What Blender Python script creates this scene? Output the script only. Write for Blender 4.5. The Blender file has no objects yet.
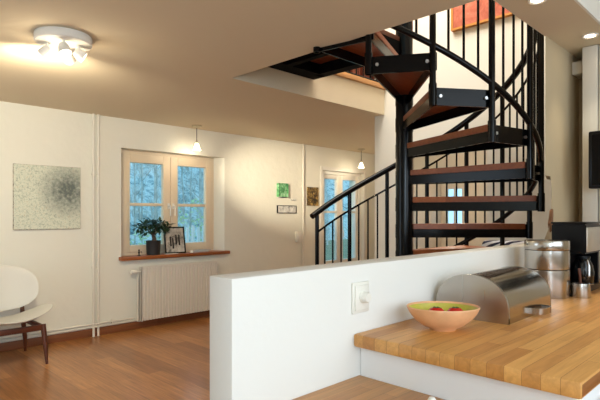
import bpy, bmesh, math, random
from mathutils import Vector, Matrix
PI = math.pi
random.seed(7)
scn = bpy.context.scene
col = scn.collection

# ------------------------------------------------------------------ materials
def lin(c):
    return tuple(((x/255)/12.92 if x/255 <= .04045 else ((x/255+.055)/1.055)**2.4) for x in c)

def newmat(name):
    m = bpy.data.materials.new(name); m.use_nodes = True
    nt = m.node_tree
    return m, nt, nt.nodes['Principled BSDF']

def bump(nt, b, scale, strength, detail=3, dist=.01):
    tc = nt.nodes.new('ShaderNodeTexCoord'); n = nt.nodes.new('ShaderNodeTexNoise')
    n.inputs['Scale'].default_value = scale; n.inputs['Detail'].default_value = detail
    bp = nt.nodes.new('ShaderNodeBump'); bp.inputs['Strength'].default_value = strength
    bp.inputs['Distance'].default_value = dist
    nt.links.new(tc.outputs['Object'], n.inputs['Vector'])
    nt.links.new(n.outputs['Fac'], bp.inputs['Height'])
    nt.links.new(bp.outputs['Normal'], b.inputs['Normal'])
    return tc, n

def plain(name, rgb, rough=.5, metal=0, bumps=None, var=0.0, spec=None, vscale=6):
    m, nt, b = newmat(name)
    c = lin(rgb)
    b.inputs['Base Color'].default_value = (*c, 1)
    b.inputs['Roughness'].default_value = rough; b.inputs['Metallic'].default_value = metal
    if spec is not None: b.inputs['Specular IOR Level'].default_value = spec
    if bumps: bump(nt, b, *bumps)
    if var:
        tc = nt.nodes.new('ShaderNodeTexCoord'); n = nt.nodes.new('ShaderNodeTexNoise')
        n.inputs['Scale'].default_value = vscale; n.inputs['Detail'].default_value = 4
        r = nt.nodes.new('ShaderNodeValToRGB')
        r.color_ramp.elements[0].position = .3; r.color_ramp.elements[1].position = .7
        r.color_ramp.elements[0].color = (*[x*(1-var) for x in c], 1)
        r.color_ramp.elements[1].color = (*[min(1, x*(1+var)) for x in c], 1)
        nt.links.new(tc.outputs['Object'], n.inputs['Vector'])
        nt.links.new(n.outputs['Fac'], r.inputs['Fac'])
        nt.links.new(r.outputs['Color'], b.inputs['Base Color'])
    return m

def emit(name, rgb, strength):
    m, nt, b = newmat(name)
    b.inputs['Base Color'].default_value = (*rgb, 1)
    b.inputs['Emission Color'].default_value = (*rgb, 1)
    b.inputs['Emission Strength'].default_value = strength
    return m

def planks(name, c1, c2, length, width, axis='X', rough=.35, grain=.35, mortar=.0015, gapc=None, bumpy=.1, coat=0):
    """wooden boards: brick texture in object coordinates, boards run along the given axis"""
    m, nt, b = newmat(name)
    N = nt.nodes.new; L = nt.links.new
    tc = N('ShaderNodeTexCoord'); mp = N('ShaderNodeMapping')
    L(tc.outputs['Object'], mp.inputs['Vector'])
    if axis == 'Y': mp.inputs['Rotation'].default_value = (0, 0, PI/2)
    br = N('ShaderNodeTexBrick')
    br.offset = .37; br.offset_frequency = 2
    br.inputs['Scale'].default_value = 1
    br.inputs['Brick Width'].default_value = length; br.inputs['Row Height'].default_value = width
    br.inputs['Mortar Size'].default_value = mortar; br.inputs['Mortar Smooth'].default_value = .2
    br.inputs['Bias'].default_value = 0
    a, c = lin(c1), lin(c2)
    br.inputs['Color1'].default_value = (*a, 1); br.inputs['Color2'].default_value = (*c, 1)
    g = lin(gapc) if gapc else tuple(x*.45 for x in a)
    br.inputs['Mortar'].default_value = (*g, 1)
    L(mp.outputs['Vector'], br.inputs['Vector'])
    ms = N('ShaderNodeMapping'); ms.inputs['Scale'].default_value = (1.6, 26, 26)
    L(mp.outputs['Vector'], ms.inputs['Vector'])
    n = N('ShaderNodeTexNoise'); n.inputs['Scale'].default_value = 1.7; n.inputs['Detail'].default_value = 6
    n.inputs['Roughness'].default_value = .65; n.inputs['Distortion'].default_value = .6
    L(ms.outputs['Vector'], n.inputs['Vector'])
    r = N('ShaderNodeValToRGB')
    r.color_ramp.elements[0].position = .3; r.color_ramp.elements[1].position = .72
    lo = 1-grain; r.color_ramp.elements[0].color = (lo, lo*.95, lo*.88, 1); r.color_ramp.elements[1].color = (1.1, 1.1, 1.1, 1)
    L(n.outputs['Fac'], r.inputs['Fac'])
    mx = N('ShaderNodeMix'); mx.data_type = 'RGBA'; mx.blend_type = 'MULTIPLY'; mx.inputs['Factor'].default_value = 1
    L(br.outputs['Color'], mx.inputs['A']); L(r.outputs['Color'], mx.inputs['B'])
    L(mx.outputs['Result'], b.inputs['Base Color'])
    b.inputs['Roughness'].default_value = rough
    b.inputs['Coat Weight'].default_value = coat; b.inputs['Coat Roughness'].default_value = .15
    bp = N('ShaderNodeBump'); bp.inputs['Strength'].default_value = bumpy; bp.inputs['Distance'].default_value = .003
    L(n.outputs['Fac'], bp.inputs['Height']); L(bp.outputs['Normal'], b.inputs['Normal'])
    return m

def brushed(name, rgb, rough, axis):
    """brushed stainless steel, brush lines along the axis"""
    m, nt, b = newmat(name)
    N = nt.nodes.new; L = nt.links.new
    tc = N('ShaderNodeTexCoord'); mp = N('ShaderNodeMapping')
    sc = [160, 160, 160]; sc['XYZ'.index(axis)] = 3
    mp.inputs['Scale'].default_value = sc
    n = N('ShaderNodeTexNoise'); n.inputs['Scale'].default_value = 1; n.inputs['Detail'].default_value = 3
    L(tc.outputs['Object'], mp.inputs['Vector']); L(mp.outputs['Vector'], n.inputs['Vector'])
    mr = N('ShaderNodeMapRange'); mr.inputs['To Min'].default_value = rough*.75; mr.inputs['To Max'].default_value = rough*1.3
    L(n.outputs['Fac'], mr.inputs['Value']); L(mr.outputs['Result'], b.inputs['Roughness'])
    b.inputs['Base Color'].default_value = (*lin(rgb), 1); b.inputs['Metallic'].default_value = 1
    bp = N('ShaderNodeBump'); bp.inputs['Strength'].default_value = .08; bp.inputs['Distance'].default_value = .001
    L(n.outputs['Fac'], bp.inputs['Height']); L(bp.outputs['Normal'], b.inputs['Normal'])
    return m

def speckle(name, stops, scale, rough=.7, detail=8, distort=0, big=None):
    """mottled paint: noise through a colour ramp"""
    m, nt, b = newmat(name)
    N = nt.nodes.new; L = nt.links.new
    tc = N('ShaderNodeTexCoord')
    n = N('ShaderNodeTexNoise'); n.inputs['Scale'].default_value = scale; n.inputs['Detail'].default_value = detail
    n.inputs['Roughness'].default_value = .75; n.inputs['Distortion'].default_value = distort
    L(tc.outputs['Object'], n.inputs['Vector'])
    r = N('ShaderNodeValToRGB')
    while len(r.color_ramp.elements) < len(stops): r.color_ramp.elements.new(.5)
    for e, (p, c) in zip(r.color_ramp.elements, stops):
        e.position = p; e.color = (*lin(c), 1)
    L(n.outputs['Fac'], r.inputs['Fac'])
    out = r.outputs['Color']
    if big:                              # one soft darker patch: (centre xyz, radius, colour)
        (cx, cy, cz), rad, c = big
        mp = N('ShaderNodeMapping'); mp.vector_type = 'POINT'
        mp.inputs['Location'].default_value = (-cx/rad, -cy/rad, -cz/rad); mp.inputs['Scale'].default_value = (1/rad,)*3
        L(tc.outputs['Object'], mp.inputs['Vector'])
        gr = N('ShaderNodeTexGradient'); gr.gradient_type = 'SPHERICAL'
        L(mp.outputs['Vector'], gr.inputs['Vector'])
        n2 = N('ShaderNodeTexNoise'); n2.inputs['Scale'].default_value = scale*.6; n2.inputs['Detail'].default_value = 6
        L(tc.outputs['Object'], n2.inputs['Vector'])
        mu = N('ShaderNodeMath'); mu.operation = 'MULTIPLY'
        L(gr.outputs['Fac'], mu.inputs[0]); L(n2.outputs['Fac'], mu.inputs[1])
        m2 = N('ShaderNodeMath'); m2.operation = 'MULTIPLY'; m2.inputs[1].default_value = 2.2; m2.use_clamp = True
        L(mu.outputs[0], m2.inputs[0])
        mx = N('ShaderNodeMix'); mx.data_type = 'RGBA'
        L(m2.outputs[0], mx.inputs['Factor']); L(out, mx.inputs['A'])
        mx.inputs['B'].default_value = (*lin(c), 1)
        out = mx.outputs['Result']
    L(out, b.inputs['Base Color'])
    b.inputs['Roughness'].default_value = rough
    return m

def glass_mat(name, tint=(1, 1, 1), gloss=.06):
    m = bpy.data.materials.new(name); m.use_nodes = True
    nt = m.node_tree; nt.nodes.clear()
    o = nt.nodes.new('ShaderNodeOutputMaterial'); mx = nt.nodes.new('ShaderNodeMixShader')
    t = nt.nodes.new('ShaderNodeBsdfTransparent'); g = nt.nodes.new('ShaderNodeBsdfGlossy')
    t.inputs['Color'].default_value = (*tint, 1); g.inputs['Roughness'].default_value = .02
    mx.inputs['Fac'].default_value = gloss
    nt.links.new(t.outputs[0], mx.inputs[1]); nt.links.new(g.outputs[0], mx.inputs[2])
    nt.links.new(mx.outputs[0], o.inputs['Surface'])
    return m

def stripes(name, c1, c2, scale, distort, direction='DIAGONAL', rough=.8):
    m, nt, b = newmat(name)
    N = nt.nodes.new; L = nt.links.new
    tc = N('ShaderNodeTexCoord'); w = N('ShaderNodeTexWave')
    w.wave_type = 'BANDS'; w.bands_direction = direction
    w.inputs['Scale'].default_value = scale; w.inputs['Distortion'].default_value = distort
    w.inputs['Detail'].default_value = 1
    L(tc.outputs['Object'], w.inputs['Vector'])
    r = N('ShaderNodeValToRGB'); r.color_ramp.interpolation = 'CONSTANT'
    r.color_ramp.elements[0].color = (*lin(c1), 1); r.color_ramp.elements[1].color = (*lin(c2), 1)
    r.color_ramp.elements[1].position = .5
    L(w.outputs['Fac'], r.inputs['Fac']); L(r.outputs['Color'], b.inputs['Base Color'])
    b.inputs['Roughness'].default_value = rough
    return m

M = dict(
    wall=plain('wall_paint', (234, 231, 217), .85, bumps=(9, .6, 6, .014)),
    wall_plain=plain('smooth_wall_paint', (236, 231, 217), .85, bumps=(40, .08)),
    low=plain('low_wall_paint', (234, 231, 223), .75, bumps=(60, .06)),
    shaded=plain('shaded_wall_paint', (190, 171, 138), .85, bumps=(12, .15, 5, .01)),  # white wall with less daylight: the shade is put into the colour
    ceil=plain('dimmed_ceiling_paint', (221, 205, 176), .9, bumps=(30, .05)),  # darker than its white: dim light is put into the colour
    floor=planks('floor_boards', (202, 142, 84), (158, 104, 58), 1.9, .135, 'Y', .3, .42, .0012, bumpy=.05, coat=.15),
    counter=planks('oak_staves', (224, 168, 96), (194, 134, 70), .55, .048, 'X', .38, .22, .0006, gapc=(150, 96, 50), bumpy=.04),
    tread=planks('tread_wood', (168, 92, 46), (140, 72, 33), 3, .3, 'X', .4, .35, 0),
    sillwood=planks('sill_wood', (170, 98, 46), (150, 82, 38), 3, .3, 'X', .35, .3, 0),
    base=planks('baseboard_wood', (146, 90, 56), (132, 78, 46), 3, .3, 'X', .45, .3, 0),
    walnut=planks('walnut', (104, 54, 30), (92, 46, 26), 2, .2, 'X', .4, .35, 0),
    deck=planks('deck_wood', (150, 84, 48), (132, 72, 40), 1.2, .14, 'X', .45, .3, .001),
    edgewood=planks('floor_edge_wood', (205, 150, 92), (190, 136, 80), 2, .2, 'X', .45, .25, 0),
    steel=plain('black_steel', (9, 9, 10), .16, 0, spec=.2),
    steelmatt=plain('black_steel_matt', (9, 9, 10), .75, 0, spec=.08),
    bolt=plain('bolt_steel', (205, 205, 205), .3, 1),
    white=plain('white_gloss_paint', (236, 232, 222), .4),
    winframe=plain('window_paint', (232, 214, 186), .45),
    offwhite=plain('offwhite_plastic', (238, 234, 222), .35),
    rad=plain('radiator_enamel', (226, 218, 206), .4),
    pipe=plain('pipe_enamel', (232, 226, 212), .45),
    shell=plain('chair_shell', (210, 206, 196), .45),
    art=speckle('mottled_canvas', [(.30, (146, 152, 136)), (.42, (196, 202, 182)), (.55, (226, 228, 210)), (.68, (190, 182, 150)), (.80, (158, 122, 92))], 52, .8, 4, .2, big=((.51, 0, .40), .32, (104, 112, 106))),
    canvasedge=speckle('canvas_edge', [(.4, (70, 56, 48)), (.55, (210, 204, 180)), (.65, (150, 70, 50))], 30),
    red=speckle('red_painting', [(.3, (150, 66, 44)), (.5, (188, 98, 70)), (.7, (206, 130, 100))], 7, .7, 8, .6),
    ochre=plain('ochre_frame', (196, 132, 50), .5),
    black=plain('black_plastic', (13, 13, 14), .3, spec=.25),
    blackmatt=plain('black_matt', (22, 21, 21), .6),
    screen=plain('dark_screen', (10, 9, 9), .12, spec=.2),
    inox=brushed('brushed_steel', (188, 184, 178), .17, 'X'),
    inoxv=brushed('brushed_steel_upright', (192, 188, 182), .2, 'Z'),
    inoxend=brushed('brushed_steel_end', (188, 182, 174), .3, 'Z'),
    dark=plain('dark_gap', (25, 22, 20), .7),
    terra=plain('terracotta_glaze', (228, 172, 124), .45, var=.12, vscale=14),
    lime=plain('yellow_green_glaze', (196, 186, 72), .3, var=.15, vscale=18),
    tomato=plain('tomato_skin', (206, 28, 14), .22, var=.15),
    stalk=plain('tomato_stalk', (70, 100, 40), .6),
    pot=plain('dark_pot', (34, 33, 34), .55),
    soil=plain('soil', (44, 32, 24), .95, bumps=(60, .6)),
    bark=plain('ficus_bark', (92, 76, 60), .85, bumps=(40, .5)),
    leaf=plain('ficus_leaf', (40, 66, 36), .35, var=.35),
    photo=speckle('photo_paper', [(.35, (60, 60, 58)), (.5, (180, 172, 160)), (.7, (226, 220, 208))], 9, .4, 5, .4),
    paper=plain('paper', (236, 232, 222), .7),
    greypaper=plain('magazine_paper', (176, 176, 178), .5, var=.2),
    green=speckle('green_picture', [(.36, (30, 92, 52)), (.5, (96, 170, 110)), (.66, (190, 222, 190))], 14, .4, 5, .5),
    gold=speckle('gold_brown_picture', [(.40, (34, 26, 18)), (.5, (96, 72, 36)), (.60, (196, 164, 96))], 15, .5, 6, .5),
    print=speckle('grey_print', [(.38, (150, 150, 148)), (.5, (208, 206, 200)), (.62, (232, 230, 224))], 11, .5, 4),
    glass=glass_mat('window_glass'),
    carafe=plain('smoked_glass', (12, 11, 11), .18),
    bulb=emit('warm_bulb', (1, .88, .68), 7),
    shade=emit('warm_opal_glass', (1, .80, .52), 5),
    dlight=emit('downlight_lamp', (1, .82, .58), 14),
    zebra=stripes('striped_textile', (232, 232, 236), (30, 34, 62), 4.5, 5),
    redwood=planks('red_stained_wood', (168, 82, 54), (196, 122, 96), 2, .11, 'Y', .5, .3, .004),
    brick=plain('bare_brick', (132, 92, 62), .9, bumps=(30, .8), var=.3),
    kitchen=plain('kitchen_lacquer', (238, 238, 236), .35),
    alu=plain('pale_lacquer', (214, 206, 192), .35),
    ground=plain('garden_ground', (120, 128, 100), .95, var=.25, vscale=1.5),
    treebark=plain('tree_bark', (196, 200, 196), .9, var=.3),
    shrub=plain('shrub_leaf', (170, 192, 150), .8, var=.4),
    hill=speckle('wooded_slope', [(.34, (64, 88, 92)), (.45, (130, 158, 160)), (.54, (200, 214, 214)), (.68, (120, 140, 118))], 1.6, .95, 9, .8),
    panel=plain('satin_steel', (214, 208, 198), .42, 1),
    fence=plain('white_fence', (236, 238, 240), .7),
    rose=plain('brushed_rose', (190, 176, 150), .35, .6),
)

# ------------------------------------------------------------------ mesh builder
class MB:
    def __init__(s): s.bm = bmesh.new()
    def _add(s, vs, fs, smooth=False):
        v = [s.bm.verts.new(p) for p in vs]
        for f in fs:
            try:
                fc = s.bm.faces.new([v[i] for i in f]); fc.smooth = smooth
            except ValueError: pass
        return v
    def box(s, x0, x1, y0, y1, z0, z1, bev=0, mat=None):
        vs = [(x, y, z) for x in (x0, x1) for y in (y0, y1) for z in (z0, z1)]
        if mat: vs = [mat @ Vector(p) for p in vs]
        fs = [(0, 1, 3, 2), (4, 6, 7, 5), (0, 4, 5, 1), (2, 3, 7, 6), (0, 2, 6, 4), (1, 5, 7, 3)]
        v = s._add(vs, fs)
        if bev:
            es = list({e for q in v for e in q.link_edges})
            bmesh.ops.bevel(s.bm, geom=es, offset=bev, segments=2, profile=.5, affect='EDGES')
        return s
    def prism(s, pts, axis, a, b, bev=0):
        """polygon pts extruded along axis between a and b; pts are the two other coordinates in order"""
        def mk(p, t):
            return {'X': (t, p[0], p[1]), 'Y': (p[0], t, p[1]), 'Z': (p[0], p[1], t)}[axis]
        n = len(pts)
        vs = [mk(p, a) for p in pts] + [mk(p, b) for p in pts]
        fs = [tuple(range(n)), tuple(range(2*n-1, n-1, -1))] + [(i, i+n, (i+1) % n+n, (i+1) % n) for i in range(n)]
        v = s._add(vs, fs)
        if bev:
            es = list({e for q in v for e in q.link_edges})
            bmesh.ops.bevel(s.bm, geom=es, offset=bev, segments=2, affect='EDGES')
        return s
    def tube(s, pts, r, n=10, cap=True):
        pts = [Vector(p) for p in pts]
        rs = r if isinstance(r, (list, tuple)) else [r]*len(pts)
        rings = []; up = None
        for i, p in enumerate(pts):
            t = (pts[min(i+1, len(pts)-1)]-pts[max(i-1, 0)]).normalized()
            if up is None:
                up = t.orthogonal().normalized()
            else:
                up = (up - t*up.dot(t)).normalized()
            w = t.cross(up)
            rings.append([p + rs[i]*(math.cos(2*PI*k/n)*up + math.sin(2*PI*k/n)*w) for k in range(n)])
        vs = [q for rg in rings for q in rg]; fs = []
        for i in range(len(pts)-1):
            for k in range(n):
                fs.append((i*n+k, i*n+(k+1) % n, (i+1)*n+(k+1) % n, (i+1)*n+k))
        v = s._add(vs, fs, True)
        if cap:
            s.bm.faces.new(v[:n][::-1]); s.bm.faces.new(v[-n:])
        return s
    def lathe(s, prof, c=(0, 0, 0), n=32, mat=None, squash=(1, 1), cap=False):
        """prof: (radius, z) list, turned about the vertical through c"""
        vs = []
        for r, z in prof:
            for k in range(n):
                p = Vector((r*math.cos(2*PI*k/n)*squash[0], r*math.sin(2*PI*k/n)*squash[1], z))
                if mat: p = mat @ p
                vs.append(p+Vector(c))
        fs = []
        for i in range(len(prof)-1):
            for k in range(n):
                fs.append((i*n+k, i*n+(k+1) % n, (i+1)*n+(k+1) % n, (i+1)*n+k))
        v = s._add(vs, fs, True)
        bmesh.ops.remove_doubles(s.bm, verts=v, dist=1e-6)
        return s
    def grid(s, fn, nu, nv, smooth=True, closed=False):
        vs = [fn(i/nu, j/nv) for j in range(nv+1) for i in range(nu+1)]
        fs = [(j*(nu+1)+i, j*(nu+1)+i+1, (j+1)*(nu+1)+i+1, (j+1)*(nu+1)+i) for j in range(nv) for i in range(nu)]
        return s._add(vs, fs, smooth)
    def build(s, name, mat, parent=None, at=None, sharp=40):
        me = bpy.data.meshes.new(name)
        bmesh.ops.recalc_face_normals(s.bm, faces=s.bm.faces[:])
        s.bm.to_mesh(me); s.bm.free()
        me.materials.append(mat)
        o = bpy.data.objects.new(name, me); col.objects.link(o)
        for p in me.polygons: p.use_smooth = True
        try: me.set_sharp_from_angle(angle=math.radians(sharp))
        except Exception: pass
        if at is not None:      # vertices were given in world space: move the origin
            me.transform(Matrix.Translation(-Vector(at))); o.location = at
        if parent: o.parent = parent
        return o

def empty(name, loc=(0, 0, 0), rz=0):
    o = bpy.data.objects.new(name, None); col.objects.link(o)
    o.location = loc; o.rotation_euler = (0, 0, rz); o.empty_display_size = .1
    return o
def tag(o, label=None, cat=None, group=None):
    if label: o['label'] = label
    if cat: o['category'] = cat
    if group: o['group'] = group
    return o
def thing(name, label, cat, loc=(0, 0, 0), rz=0, group=None):
    return tag(empty(name, loc, rz), label, cat, group)
def struct(o):
    o['kind'] = 'structure'; return o
def clone(o, parent=None):
    c = o.copy(); col.objects.link(c)
    if parent: c.parent = parent
    for ch in list(o.children): clone(ch, c)
    return c
def sphere_prof(r, n=8, sq=1):
    return [(max(0, r*math.sin(PI*i/n)), -r*sq*math.cos(PI*i/n)) for i in range(n+1)]

H = 2.4          # ceiling height
W = 5.41         # inner face of the window wall
U = 2.69         # upstairs floor level

# ------------------------------------------------------------------ room shell
f = MB().box(-1.6, 7.6, -2, W, -.1, 0).build('floor', M['floor']); struct(f)

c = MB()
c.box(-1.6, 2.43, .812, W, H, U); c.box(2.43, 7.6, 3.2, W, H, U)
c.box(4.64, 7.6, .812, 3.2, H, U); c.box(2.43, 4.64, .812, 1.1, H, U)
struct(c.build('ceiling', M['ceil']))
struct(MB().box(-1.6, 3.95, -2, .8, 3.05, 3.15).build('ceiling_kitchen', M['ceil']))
struct(MB().box(-1.6, 3.95, .8, .812, H, 3.15).build('trim_ceiling_step', M['white']))
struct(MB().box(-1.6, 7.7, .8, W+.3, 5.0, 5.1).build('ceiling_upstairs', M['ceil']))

# window wall with its two openings (window X 2.56-4.0, garden door X 5.9-6.98)
wx0, wx1, wz0, wz1 = 2.56, 3.99, .83, 2.07
dx0, dx1, dz1 = 5.92, 6.98, 2.03
T = .32
w = MB()
fx0, fx1 = 2.60, 3.915          # reveals are splayed towards the frame
w.prism([(-1.6, W), (wx0, W), (fx0, 5.55), (fx0, W+T), (-1.6, W+T)], 'Z', 0, 5)
w.prism([(wx1, W), (dx0, W), (dx0, W+T), (fx1, W+T), (fx1, 5.55)], 'Z', 0, 5)
w.box(dx1, 7.7, W, W+T, 0, 5)
w.box(wx0, wx1, W, W+T, 0, wz0); w.box(wx0, wx1, W, W+T, wz1, 5); w.box(dx0, dx1, W, W+T, dz1, 5)
bmesh.ops.remove_doubles(w.bm, verts=w.bm.verts[:], dist=1e-5)
struct(w.build('wall_back', M['wall']))
struct(MB().box(-1.7, -1.6, -2.1, W+T, 0, 5).build('wall_left', M['wall_plain']))
struct(MB().box(-1.7, 4.0, -2.1, -2, 0, 5).build('wall_front', M['wall_plain']))
# far gable wall with a small window (Y 3.84-4.19)
fy0, fy1, fz0, fz1 = 3.84, 4.19, 1.0, 1.78
w = MB()
w.box(7.6, 7.7, .8, fy0, 0, 5); w.box(7.6, 7.7, fy1, W+T, 0, 5); w.box(7.6, 7.7, fy0, fy1, 0, fz0); w.box(7.6, 7.7, fy0, fy1, fz1, 5)
struct(w.build('wall_far', M['wall_plain']))
# wall behind the stair, with a doorway, both storeys
w = MB()
w.box(4.5, 4.64, 1.1, 2.05, 0, 5); w.box(4.5, 4.64, 2.92, 3.33, 0, 5); w.box(4.5, 4.64, 2.05, 2.92, 2.02, 5)
struct(w.build('wall_stairs', M['wall_plain']))
# kitchen end wall
struct(MB().box(3.85, 3.95, -2.1, 1.093, 0, 3.15).build('wall_kitchen', M['shaded']))
# beige partition, lesser daylight in its colour, with the broken-out corner above the low wall
pp = [(3.13, 0), (7.6, 0), (7.6, H), (3.2, H), (3.2, 1.55), (3.285, 1.55), (3.302, 1.50), (3.308, 1.40), (3.300, 1.31), (3.245, 1.22), (3.17, 1.15), (3.13, 1.136)]
q = MB(); n_ = len(pp)          # the free end is splayed: it runs back at a slant
back = [(x+(.34 if 2 < i < n_-1 else 0), z) for i, (x, z) in enumerate(pp)]
q._add([(x, 1.093, z) for x, z in pp]+[(x, 1.2, z) for x, z in back], [tuple(range(n_)), tuple(range(2*n_-1, n_-1, -1))]+[(i, i+n_, (i+1) % n_+n_, (i+1) % n_) for i in range(n_)])
struct(q.build('wall_partition', M['shaded'], sharp=25))
struct(MB().box(2.43, 7.6, .9, 1.1, U, 5).build('wall_upstairs', M['wall_plain']))
b = MB()
bq = [(x-.022+.35*(z-1.38)*.3, z-.10) for x, z in [(3.303, 1.44), (3.324, 1.45), (3.330, 1.41), (3.320, 1.385), (3.331, 1.36), (3.324, 1.33), (3.302, 1.30), (3.296, 1.335), (3.280, 1.36), (3.302, 1.39)]]
struct(b.prism(bq, 'Y', 1.082, 1.10, .004).build('trim_bare_brick', M['brick']))
# low wall between kitchen and living room
struct(MB().box(.831, 3.13, 1.093, 1.2, 0, 1.136, .004).build('wall_low', M['low'], at=(.831, 1.093, 0)))
# skirting, floor nosing
b = MB(); b.box(-1.6, dx0-.07, W-.016, W, 0, .085, .003)
struct(b.build('baseboard_back', M['base']))
struct(MB().box(3.44, 4.5, 3.17, 3.24, U-.02, U+.03, .004).build('trim_floor_edge', M['edgewood']))
struct(MB().box(2.43, 7.6, 3.24, W, U, U+.02).build('floor_upstairs', M['edgewood']))

# ------------------------------------------------------------------ windows
def sash(parent, x0, x1, y, z0, z1, fw, mid, name='casement', hx=None, hz=None, kick=None, paint='winframe'):
    """one glazed leaf in the plane Y=y: stiles and rails, a bar, glass, handle"""
    m = MB(); t = .028
    m.box(x0, x0+fw, y-t, y+t, z0, z1, .004); m.box(x1-fw, x1, y-t, y+t, z0, z1, .004)
    m.box(x0+fw, x1-fw, y-t, y+t, z0, z0+(kick or fw), .004); m.box(x0+fw, x1-fw, y-t, y+t, z1-fw, z1, .004)
    m.box(x0+fw, x1-fw, y-.02, y+.02, mid-.018, mid+.018, .003)
    s = m.build(name, M[paint], parent)
    MB().box(x0+fw-.005, x1-fw+.005, y+.004, y+.010, z0+(kick or fw)-.005, z1-fw+.005).build('pane', M['glass'], s)
    if hx is not None:
        h = MB(); h.box(hx-.014, hx+.014, y-t-.012, y-t, hz-.035, hz+.035, .003)
        h.tube([(hx, y-t-.005, hz), (hx, y-t-.045, hz), (hx, y-t-.05, hz-.02), (hx, y-t-.05, hz-.12)], .009, 8)
        h.build('handle', M['white'], s)
    return s
win = struct(empty('window_1', (0, 0, 0)))
y = 5.60
m = MB(); fr = .045
m.box(fx0, fx0+fr, y-.05, y+.05, wz0, wz1); m.box(fx1-fr, fx1, y-.05, y+.05, wz0, wz1)
m.box(fx0+fr, fx1-fr, y-.05, y+.05, wz0, wz0+fr); m.box(fx0+fr, fx1-fr, y-.05, y+.05, wz1-fr, wz1)
m.build('window_frame', M['winframe'], win)
mx = 3.262
sash(win, fx0+.03, mx, y-.03, wz0+.04, wz1-.04, .10, 1.435, hx=mx-.03, hz=1.42, kick=.085)
sash(win, mx+.004, fx1-.03, y-.03, wz0+.04, wz1-.04, .10, 1.435, hx=mx+.036, hz=1.42, kick=.085)
sl = MB().box(wx0-.03, wx1+.04, W-.075, y-.05, .797, .838, .006).build('window_sill', M['sillwood'], win)

d1 = struct(empty('door_1', (0, 0, 0)))
m = MB(); y = W+.10
m.box(dx0, dx0+.05, y-.05, y+.06, 0, dz1); m.box(dx1-.05, dx1, y-.05, y+.06, 0, dz1); m.box(dx0+.05, dx1-.05, y-.05, y+.06, dz1-.05, dz1)
m.box(dx0-.06, dx0, W-.015, W, 0, dz1+.06, .003); m.box(dx1, dx1+.07, W-.015, W, 0, dz1+.06, .003); m.box(dx0, dx1, W-.015, W, dz1, dz1+.06, .003)
m.build('door_frame', M['white'], d1)
dm = 6.43
sash(d1, dx0+.05, dm, y, .01, dz1-.05, .075, 1.36, 'door_leaf', kick=.55, paint='white')
sash(d1, dm+.004, dx1-.05, y, .01, dz1-.05, .075, 1.36, 'door_leaf', hx=dm+.04, hz=1.05, kick=.55, paint='white')

w2 = struct(empty('window_2', (0, 0, 0)))
m = MB()
for (a, b_) in ((fy0, fy0+.04), (fy1-.04, fy1)): m.box(7.6, 7.66, a, b_, fz0, fz1)
m.box(7.6, 7.66, fy0+.04, fy1-.04, fz0, fz0+.04); m.box(7.6, 7.66, fy0+.04, fy1-.04, fz1-.04, fz1)
m.box(7.6, 7.65, (fy0+fy1)/2-.012, (fy0+fy1)/2+.012, fz0+.04, fz1-.04)
m.build('window_frame', M['white'], w2)
MB().box(7.635, 7.64, fy0+.03, fy1-.03, fz0+.03, fz1-.03).build('pane', M['glass'], w2)

# ------------------------------------------------------------------ garden outside
struct(MB().box(-14, 30, W+T, 34, -.45, -.35).build('ground', M['ground']))
struct(MB().box(7.7, 30, -8, W+T, -.45, -.35).build('terrain', M['ground']))
def tree_mesh(seed):
    rnd = random.Random(seed); m = MB()
    h = rnd.uniform(6, 9); lean = rnd.uniform(-.12, .12); r0 = rnd.uniform(.025, .055)
    tr = [(lean*(t*t), rnd.uniform(-.05, .05)+.2*lean*t, t*h) for t in [i/7 for i in range(8)]]
    m.tube(tr, [r0*(1-.8*i/7) for i in range(8)], 7)
    for k in range(30):
        t = rnd.uniform(.14, .97); i = min(6, int(t*7)); q = Vector(tr[i]).lerp(Vector(tr[i+1]), t*7-i)
        a = rnd.uniform(0, 2*PI); L = rnd.uniform(.4, .85)*(1.1-t*.6)
        dv = Vector((math.cos(a), math.sin(a), rnd.uniform(.4, 1.3))).normalized()
        p1 = q+dv*L*.5; p2 = p1+(dv+Vector((rnd.uniform(-.4, .4), rnd.uniform(-.4, .4), .25))).normalized()*L*.6
        rr = r0*(1-t)*.45+.012
        m.tube([q, p1, p2], [rr*.6, rr*.4, rr*.2], 5)
        for _ in range(7):
            s_ = q.lerp(p2, rnd.uniform(.3, .9)); e = s_+Vector((rnd.uniform(-.22, .22), rnd.uniform(-.22, .22), rnd.uniform(.2, .7)))
            m.tube([s_, e], [.007, .003], 4)
    return m
h_ = MB()
h_.grid(lambda u, v: Vector((-6+44*u, 22+16*v, -.36+9.5*v**.8+.5*math.sin(u*17)*v)), 40, 10)
struct(h_.build('hills', M['hill']))
protos = [tree_mesh(s).build('tree', M['treebark']) for s in (3, 5, 9, 12)]
rt = random.Random(21)
TL = 'bare slim tree with thin upright branches in the garden outside the windows'
n = 0
spots = []
for row in range(7):            # loose rows; each row covers what the two windows look out on
    yy = 9.8+row*1.75
    k = 0; xx = yy*.42+(row % 2)*.8
    while xx < yy*1.12:
        if not any((xx-a)**2+(yy-b_)**2 < 2.2**2 for a, b_ in ((4.9, 9.6), (7.2, 10.4))): spots.append((xx+rt.uniform(-.12, .12), yy+rt.uniform(-.12, .12)))
        xx += 1.7
for xx, yy in spots:
    o = protos[n] if n < 4 else protos[n % 4].copy()
    if n >= 4: col.objects.link(o)
    o.location = (xx, yy, -.4); o.rotation_euler = (0, 0, rt.uniform(0, 6.28)); sc_ = rt.uniform(.85, 1.05); o.scale = (sc_,)*3
    tag(o, TL, 'tree', 'bare garden trees'); n += 1
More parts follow.
